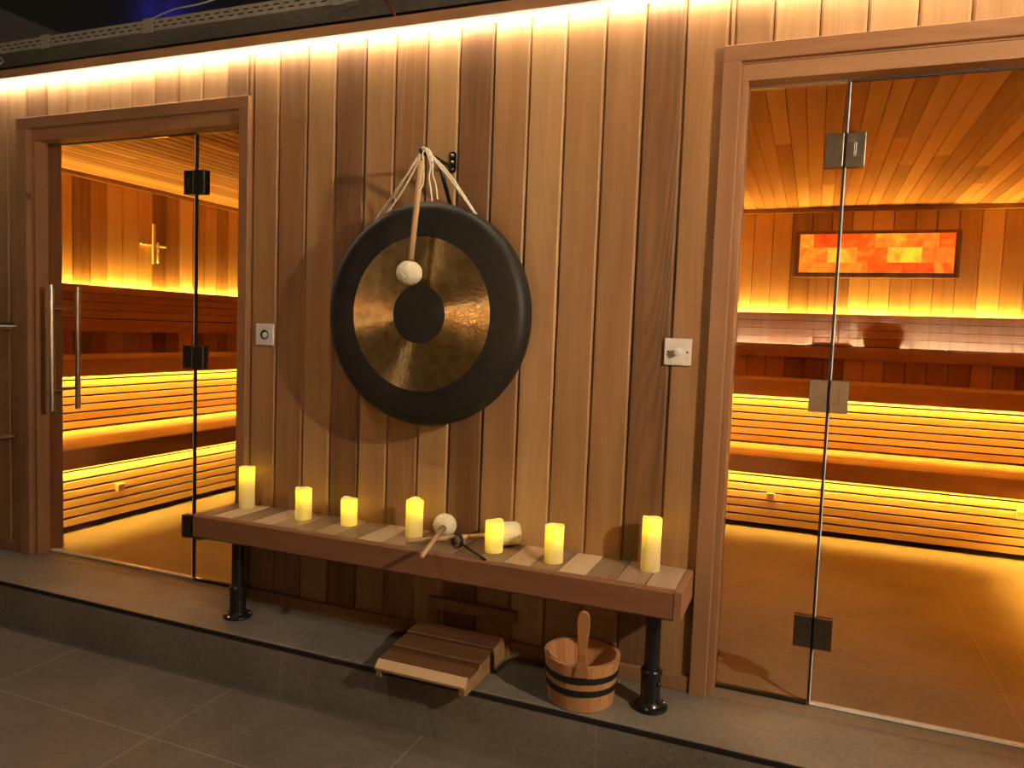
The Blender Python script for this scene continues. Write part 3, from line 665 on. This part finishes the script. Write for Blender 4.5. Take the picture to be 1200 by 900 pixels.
# ------------------------------------------------------------------ mallets
def mallet(label, a, b, head_r, stick_r, kind, root_loc, loop=None):
    """a: free end of the stick, b: centre of the head"""
    root = empty('gong_mallet', root_loc, label, 'mallet')
    a, b = Vector(a), Vector(b); d = (b-a).normalized(); bm = bmesh.new()
    tube(bm, [a, a + d*0.004, a*0.7 + b*0.3, b - d*head_r*0.6], [stick_r*0.75, stick_r, stick_r*1.0, stick_r*0.92], 14); mesh_obj('stick', bm, PALE, root)
    bm = bmesh.new()
    if kind == 'ball':
        prof = [(head_r*math.sin(PI*k/16)*(1.0), -head_r*0.93*math.cos(PI*k/16)) for k in range(17)]
    else:
        h = head_r*1.25
        prof = [(0, -h)] + [(head_r*0.62, -h), (head_r*0.85, -h*0.9), (head_r*0.97, -h*0.62), (head_r, -h*0.2), (head_r*1.0, h*0.3), (head_r*0.96, h*0.68), (head_r*0.82, h*0.92), (head_r*0.5, h*1.03), (0, h*1.05)]
    lathe(bm, prof, b, d, 36)
    rnd = random.Random(3)
    for v in bm.verts: v.co += (v.co - b)*rnd.uniform(-0.018, 0.018)
    mesh_obj('head', bm, FELT, root)
    bm = bmesh.new(); lathe(bm, [(stick_r*1.5, -head_r*(1.0 if kind == 'ball' else 1.28)), (stick_r*1.7, -head_r*0.93), (stick_r*1.0, -head_r*0.85)], b, d, 20); mesh_obj('ferrule', bm, HEADW, root)
    if loop:
        bm = bmesh.new(); tube(bm, spline(loop, 8), 0.0028, 7); mesh_obj('hanging_loop', bm, ROPE, root)
    return root
mallet('gong mallet with a round fleece head hanging in front of the gong', (-0.5495, -0.213, 1.694), (-0.5775, -0.224, 1.327), 0.0435, 0.0105, 'ball', (-0.56, -0.215, 1.5),
       [(-0.560, -0.211, 1.683), (-0.562, -0.206, 1.71), (-0.556, -0.199, 1.731), (-0.549, -0.206, 1.712), (-0.541, -0.212, 1.67), (-0.5400, -0.216, 1.62), (-0.553, -0.227, 1.59)])
mallet('round headed fleece mallet on the bench, its stick pointing out over the bench edge', (-0.419, -0.373, 0.428), (-0.503, -0.050, 0.444), 0.0425, 0.0072, 'ball', (-0.49, -0.15, 0.41))
mallet('fat cylindrical fleece mallet lying on the bench behind a candle', (-0.575, -0.192, 0.4110), (-0.268, -0.045, 0.4435), 0.041, 0.0088, 'barrel', (-0.42, -0.12, 0.41))
root = empty('rubber_mallet', (-0.32, -0.14, 0.41), 'small black handled mallet with a wood and rubber head on the bench', 'mallet')
a, b = V(-0.258, -0.240, 0.4055), V(-0.404, -0.151, 0.4245); d = (b-a).normalized(); sd = d.cross(V(0,0,1)).normalized()
bm = bmesh.new(); tube(bm, [a, a+d*0.01, b-d*0.012], [0.0035, 0.0042, 0.0042], 12); mesh_obj('stick', bm, BLACK, root)
bm = bmesh.new(); lathe(bm, [(0, -.019), (0.018, -.019), (0.0215, -.014), (0.0215, .004), (0, .004)], b, -sd, 28); sharp(mesh_obj('head', bm, PALE, root))
bm = bmesh.new(); lathe(bm, [(0.0218, -.0255), (0.0228, -.022), (0.0228, -.009), (0.0216, -.009)], b + sd*-0.012, -sd, 28); lathe(bm, [(0, .018), (0.0125, .018), (0.013, .012), (0, .012)], b, -sd, 28); sharp(mesh_obj('rubber_ring', bm, RUBBER, root))

# ------------------------------------------------------------------ wall plates
def wallplate(x, z, label, name, kind):
    root = empty(name, (x, 0, z), label, 'switch')
    b = MB(); h = 0.043; b.box((x-h, -0.0095, z-h), (x+h, 0.0, z+h), 0, .5); b.build('plate', WHITEP, root, bevel=0.0028)
    bm = bmesh.new()
    if kind == 'knob':
        lathe(bm, [(0, .029), (0.006, .029), (0.0068, .0275), (0.0105, .0275), (0.0115, .026), (0.0120, .0095)], (x+0.001, 0, z), ax, 28); sharp(mesh_obj('knob', bm, WHITEP, root))
        for dx in (-0.030, 0.030):
            bm = bmesh.new(); lathe(bm, [(0, .0102), (0.0028, .0102), (0.003, .0095)], (x+dx, 0, z), ax, 12); mesh_obj('screw', bm, BLACKM, root)
    else:
        lathe(bm, [(0.0185, .0095), (0.0185, .0118), (0.0150, .0118), (0.0145, .0098), (0, .0098)], (x+0.002, 0, z), ax, 30); sharp(mesh_obj('socket_ring', bm, BLACKM, root))
        bm = bmesh.new(); lathe(bm, [(0, .013), (0.0105, .013), (0.0125, .0115), (0.0125, .0095)], (x+0.004, 0, z-0.002), ax, 28); sharp(mesh_obj('button', bm, WHITEP, root))
wallplate(0.284, 1.100, 'white square dimmer switch with a small round knob, between gong and right door', 'dimmer_switch', 'knob')
wallplate(-1.353, 1.096, 'white square wall plate with a dark ring, between left door and gong', 'control_plate', 'ring')

# ------------------------------------------------------------------ slatted headrest by the wall
random.seed(4)
root = empty('headrest', (-0.415, -0.19, 0), 'slatted wooden sauna headrest lying under the bench on the stone step', 'headrest')
hx0, hx1 = -0.578, -0.258
prof = [(-0.352, 0.0), (-0.368, 0.004), (-0.374, 0.030), (-0.362, 0.044), (-0.080, 0.081), (-0.055, 0.077), (-0.040, 0.058), (-0.040, 0.0), (-0.080, 0.0)]
for xx in (hx0, hx1-0.020):
    b = MB(); b.prism((xx, 0, 0), (1,0,0), (0,1,0), (0,0,1), 0.020, prof, .6); b.build('side_board', HEADW, root, bevel=0.002)
sl = math.atan2(0.037, 0.282)
for k, (y0, w, t) in enumerate(((-0.352, 0.088, .0), (-0.262, 0.094, .08), (-0.166, 0.092, .0))):  # dark tones paint the bench's shade into the slats
    zz = 0.0455 + (y0 + 0.362)*math.tan(sl) + 0.013
    T = V(0, math.cos(sl-0.085), math.sin(sl-0.085)); Nn = V(0, -math.sin(sl-0.085), math.cos(sl-0.085))
    b = MB(); b.board((hx0-0.001, y0, zz), (1,0,0), T, Nn, hx1-hx0+0.002, w, 0.013, 0.003, 0, t); b.build('slat', HEADW, root)
b = MB(); b.prism((hx0-0.002, -0.3765, 0.027), (1,0,0), (0,1,0), (0,0,1), hx1-hx0+0.004, [(0.002, 0), (0.020, 0), (0.030, 0.030), (0.022, 0.032), (-0.001, 0.010)], 1.0); b.build('front_rail', HEADW, root, bevel=0.0015)  # light tone paints the rail as lit, clear of the bench's shade
b = MB(); b.box((-0.572, -0.036, 0.124), (-0.222, -0.0165, 0.166), 0, .35); b.build('back_board', HEADW, root, bevel=0.0015)
for xx in (-0.572, -0.292):
    b = MB(); b.box((xx, -0.035, 0.0), (xx+0.045, -0.0175, 0.1238), 2, .45); b.build('back_leg', HEADW, root, bevel=0.0015)

# ------------------------------------------------------------------ bucket
random.seed(15)
BC = V(0.068, -0.200, 0); RB, RT, BH = 0.102, 0.1195, 0.150; TH = 0.013
root = empty('bucket', BC, 'round wooden stave bucket with black hoops and a tall paddle handle on the step', 'bucket')
b = MB(); NS = 18; SUB = 3
rad = lambda z: RB + (RT-RB)*z/BH
for i in range(NS):
    t = random.uniform(.2, .8); off = random.uniform(0, 30)
    for j in range(SUB):
        a0 = 2*PI*(i + j/SUB)/NS + (0.004 if j == 0 else 0); a1 = 2*PI*(i + (j+1)/SUB)/NS - (0.004 if j == SUB-1 else 0)
        def pt(a, r, z): return BC + V(r*math.cos(a), r*math.sin(a), z)
        base = len(b.v)
        for z in (0.002, BH):
            for a in (a0, a1):
                for dr in (0, -TH): b.v.append(pt(a, rad(z)+dr, z))
        # order: z0a0o z0a0i z0a1o z0a1i z1a0o ...
        def G(k): return ((0 if k < 4 else BH) + off, (a0 if (k//2) % 2 == 0 else a1)*0.11 + off*.3, 0.013*(k % 2))
        for q in ((0,2,6,4), (1,5,7,3), (4,6,7,5), (0,1,3,2), (0,4,5,1), (2,3,7,6)):
            b.poly([base+k for k in q], [G(k) for k in q], t)
b.build('staves', STAVE, root)
bm = bmesh.new(); lathe(bm, [(0, .012), (RB-TH+0.001, .012), (RB-TH+0.001, .026), (0, .026)], BC, n=48); sharp(mesh_obj('base', bm, HEADW, root))
for z0, z1 in ((0.094, 0.113), (0.053, 0.072)):
    bm = bmesh.new(); lathe(bm, [(rad(z0)-0.001, z0), (rad(z0)+0.0024, z0), (rad(z1)+0.0024, z1), (rad(z1)-0.001, z1), (rad(z0)-0.001, z0)], BC, n=64); sharp(mesh_obj('hoop', bm, BLACKM, root))
# paddle-shaped handle: outline in (across, up), thickness towards the bucket's middle
ang = math.atan2(-2.236, 0.62); hd = V(math.cos(ang), math.sin(ang), 0); ht = V(-hd.y, hd.x, 0)
out = [(0.0235, 0.116), (0.022, 0.135), (0.0150, 0.170), (0.0125, 0.195), (0.0140, 0.225), (0.0175, 0.260), (0.0195, 0.290), (0.0190, 0.308), (0.0155, 0.322), (0.009, 0.330), (0, 0.3325)]
ol = out + [(-x, z) for x, z in out[-2::-1]]
bm = bmesh.new(); fr = []; bk = []
for x, z in ol:
    r0 = rad(min(z, BH+0.05)) + 0.0045
    lean = max(0, z-0.15)*0.10
    fr.append(bm.verts.new(BC + hd*(r0+lean) + ht*x + V(0,0,z))); bk.append(bm.verts.new(BC + hd*(r0+lean-0.0135) + ht*x + V(0,0,z)))
bm.faces.new(fr); bm.faces.new(bk[::-1])
for k in range(len(ol)):
    j = (k+1) % len(ol); bm.faces.new((fr[k], bk[k], bk[j], fr[j]))
STAVE_O = wood('handle_wood', (0.33, 0.13, 0.045), (0.48, 0.215, 0.08), (0.60, 0.31, 0.13), 0.42, attr=False, objscale=2.0, grain=0.5)
bev(mesh_obj('handle', bm, STAVE_O, root, smooth=False), 0.003, 3)

# ------------------------------------------------------------------ small ledges on the wall, left edge of the photo
root = empty('wall_ledge', (-2.90, -0.05, 1.085), 'slim white-edged ledge with a dark top on the wall left of the left door', 'shelf')
b = MB(); b.box((-3.05, -0.11, 1.079), (-2.806, 0.0, 1.086), 0, .5); b.build('board', WHITEP, root, bevel=0.001)
b = MB(); b.box((-3.05, -0.105, 1.0862), (-2.830, -0.004, 1.097), 0, .5); b.build('tray', BLACKM, root, bevel=0.001)
b = MB(); b.box((-2.90, -0.09, 1.068), (-2.835, -0.002, 1.0788), 0, .5); b.build('support', CEDAR_T, root)
root = empty('wooden_ledge', (-2.92, -0.03, 0.55), 'small dark wooden ledge low on the wall left of the left door', 'shelf')
b = MB(); b.box((-3.05, -0.075, 0.553), (-2.822, 0.0, 0.566), 0, .35); b.build('board', CEDAR_T, root, bevel=0.002)
b = MB(); b.box((-3.04, -0.078, 0.534), (-2.86, -0.060, 0.5528), 0, .7); b.build('front_strip', CEDAR_T, root, bevel=0.002)

# ------------------------------------------------------------------ dark void above the sauna roof
mb = MB(); mb.box((XL, 0.0, 2.246), (XR, 3.6, 2.262), 0, .5); tag(mb.build('ceiling_sauna_top', VOID), kind='structure')
mb = MB(); mb.box((-11, 3.6, -0.2), (6.5, 3.7, 4.8), 0, .5); tag(mb.build('wall_hall_back', VOID), kind='structure')
mb = MB(); mb.box((-11, -3.8, 4.8), (6.5, 3.7, 4.85), 0, .5); tag(mb.build('ceiling_hall', VOID), kind='structure')
mb = MB(); mb.box((-7.5, 0.62, 2.262), (3.0, 0.66, 2.60), 0, .5); tag(mb.build('wall_hall_upstand', GREYV), kind='structure')
# perforated cable tray
root = empty('cable_tray', (-2.0, 0.3, 2.5), 'perforated steel cable tray running above the wood wall', 'cable tray')
b = MB(); b.box((-6.0, 0.285, 2.482), (0.2, 0.288, 2.533), 0, .5)
b.box((-6.0, 0.288, 2.482), (0.2, 0.44, 2.485), 0, .5); b.box((-6.0, 0.284, 2.531), (0.2, 0.296, 2.535), 0, .5)
b.build('channel', GALV, root)
b = MB(); x = -4.6; k = 0
while x < 0.1:
    b.box((x, 0.2843, 2.515), (x+0.030, 0.2850, 2.521), 0, .5); b.box((x+0.025, 0.2843, 2.497), (x+0.055, 0.2850, 2.503), 0, .5); x += 0.055
tag(b.build('slots', BLACKM, root), kind='stuff')
for xx in (-3.02, -2.33, -1.27):
    b = MB(); b.box((xx, 0.279, 2.474), (xx+0.06, 0.284, 2.541), 0, .5); b.build('joint_plate', GALV, root)
def wire(name, label, pts, r, mat):
    bm = bmesh.new(); tube(bm, spline(pts, 8), r, 7); o = mesh_obj(name, bm, mat, loc=pts[0]); return tag(o, label, 'cable')
WIREW = plain('white_cable', (0.55, 0.52, 0.47), 0.5); WIRER = plain('red_cable', (0.42, 0.10, 0.06), 0.5)
wire('cable', 'thin white cable hanging below the tray at the top left corner', [(-3.36, 0.30, 2.478), (-3.30, 0.28, 2.44), (-3.24, 0.20, 2.38), (-3.18, 0.10, 2.30), (-3.15, 0.06, 2.268)], 0.005, WIREW)
wire('cable', 'thin white cable looping over the cable tray', [(-2.3, 0.30, 2.545), (-2.12, 0.27, 2.558), (-1.95, 0.27, 2.565), (-1.72, 0.30, 2.62), (-1.55, 0.33, 2.66)], 0.004, WIREW)
wire('cable', 'thin red cable dropping behind the cornice below the tray', [(-1.06, 0.27, 2.49), (-0.98, 0.22, 2.44), (-0.90, 0.14, 2.37), (-0.84, 0.08, 2.30), (-0.82, 0.05, 2.268)], 0.006, WIRER)
# sloping duct in the dark at the top left corner
mb = MB(); mb.prism((-6.68, 1.2, 3.60), (0.93,0,-0.367), (0.367,0,0.93), (0,-1,0), 3.1, [(0,-0.5), (0.40,-0.5), (0.40,0), (0,0)], .5)
o = mb.build('air_duct', GREYV); tag(o, 'grey air duct in the dark ceiling void at the top left corner', 'duct')

# ------------------------------------------------------------------ opposite lobby wall, seen as a reflection in the glass
YW = -3.60
random.seed(33)
mb = MB()
mb.box((-11, YW-0.12, ZF), (6.5, YW-0.016, 4.8), 2, .4, 1)
x = -1.2
PALEB = wood('pale_cladding', (0.30, 0.19, 0.11), (0.50, 0.36, 0.23), (0.68, 0.52, 0.36), 0.55)
while x < 4.7:
    w = random.choice((0.068, 0.068, 0.11)); mb.board((x, YW, 1.0), (0,0,1), (1,0,0), (0,1,0), 0.90, w, 0.015, 0.007, 0.006, random.choice((0.0, .25, .8, 1.0))); x += w
tag(mb.build('wall_lobby', [PALEB, VOID]), kind='structure')
root = empty('lobby_counter', (1.0, YW+0.14, ZF), 'dark wooden counter along the lobby wall behind the viewer, reflected in the right glass', 'counter')
b = MB(); b.box((-3.0, YW+0.0005, 1.075), (4.7, YW+0.34, 1.108), 0, .3); b.build('top', CEDAR_T, root, bevel=0.002)
b = MB(); b.box((-3.0, YW+0.0005, ZF), (4.7, YW+0.30, 1.0748), 0, .1); b.build('cabinet', DARKW, root)
SHELFM = emit('shelf_led', (1.0, 0.80, 0.55), SHELF_E)
strips('light_strip', (-3.0, YW+0.046, 1.110), (1,0,0), 7.7, 0.014, (0,-1,0), (0,0,1), SHELFM, root)
b = MB(); b.box((-3.0, YW+0.0505, 1.1082), (4.7, YW+0.060, 1.124), 0, .3); b.build('lip', CEDAR_T, root)  # lip added to hide the strip and hold its light on the wall
JAR = plain('dark_glaze', (0.05, 0.028, 0.016), 0.25)
bm = bmesh.new(); cx = 1.135
lathe(bm, [(0, 0), (0.085, 0), (0.105, 0.012), (0.145, 0.085), (0.148, 0.098), (0.135, 0.104), (0.128, 0.135), (0.10, 0.172), (0.06, 0.19), (0, 0.196)], (cx, YW+0.23, 1.1085), n=48)
o = sharp(mesh_obj('bowl', bm, JAR, loc=(cx, YW+0.23, 1.1085))); tag(o, 'dark lidded bowl on the lobby counter, reflected in the right glass door', 'bowl')
bm = bmesh.new(); lathe(bm, [(0, 0), (0.14, 0), (0.15, 0.012), (0.135, 0.03), (0.1, 0.04), (0, 0.042)], (0.80, YW+0.23, 1.1085), n=48)
o = sharp(mesh_obj('dish', bm, JAR, loc=(0.80, YW+0.23, 1.1085))); tag(o, 'flat dark dish beside the lidded bowl on the lobby counter', 'dish')
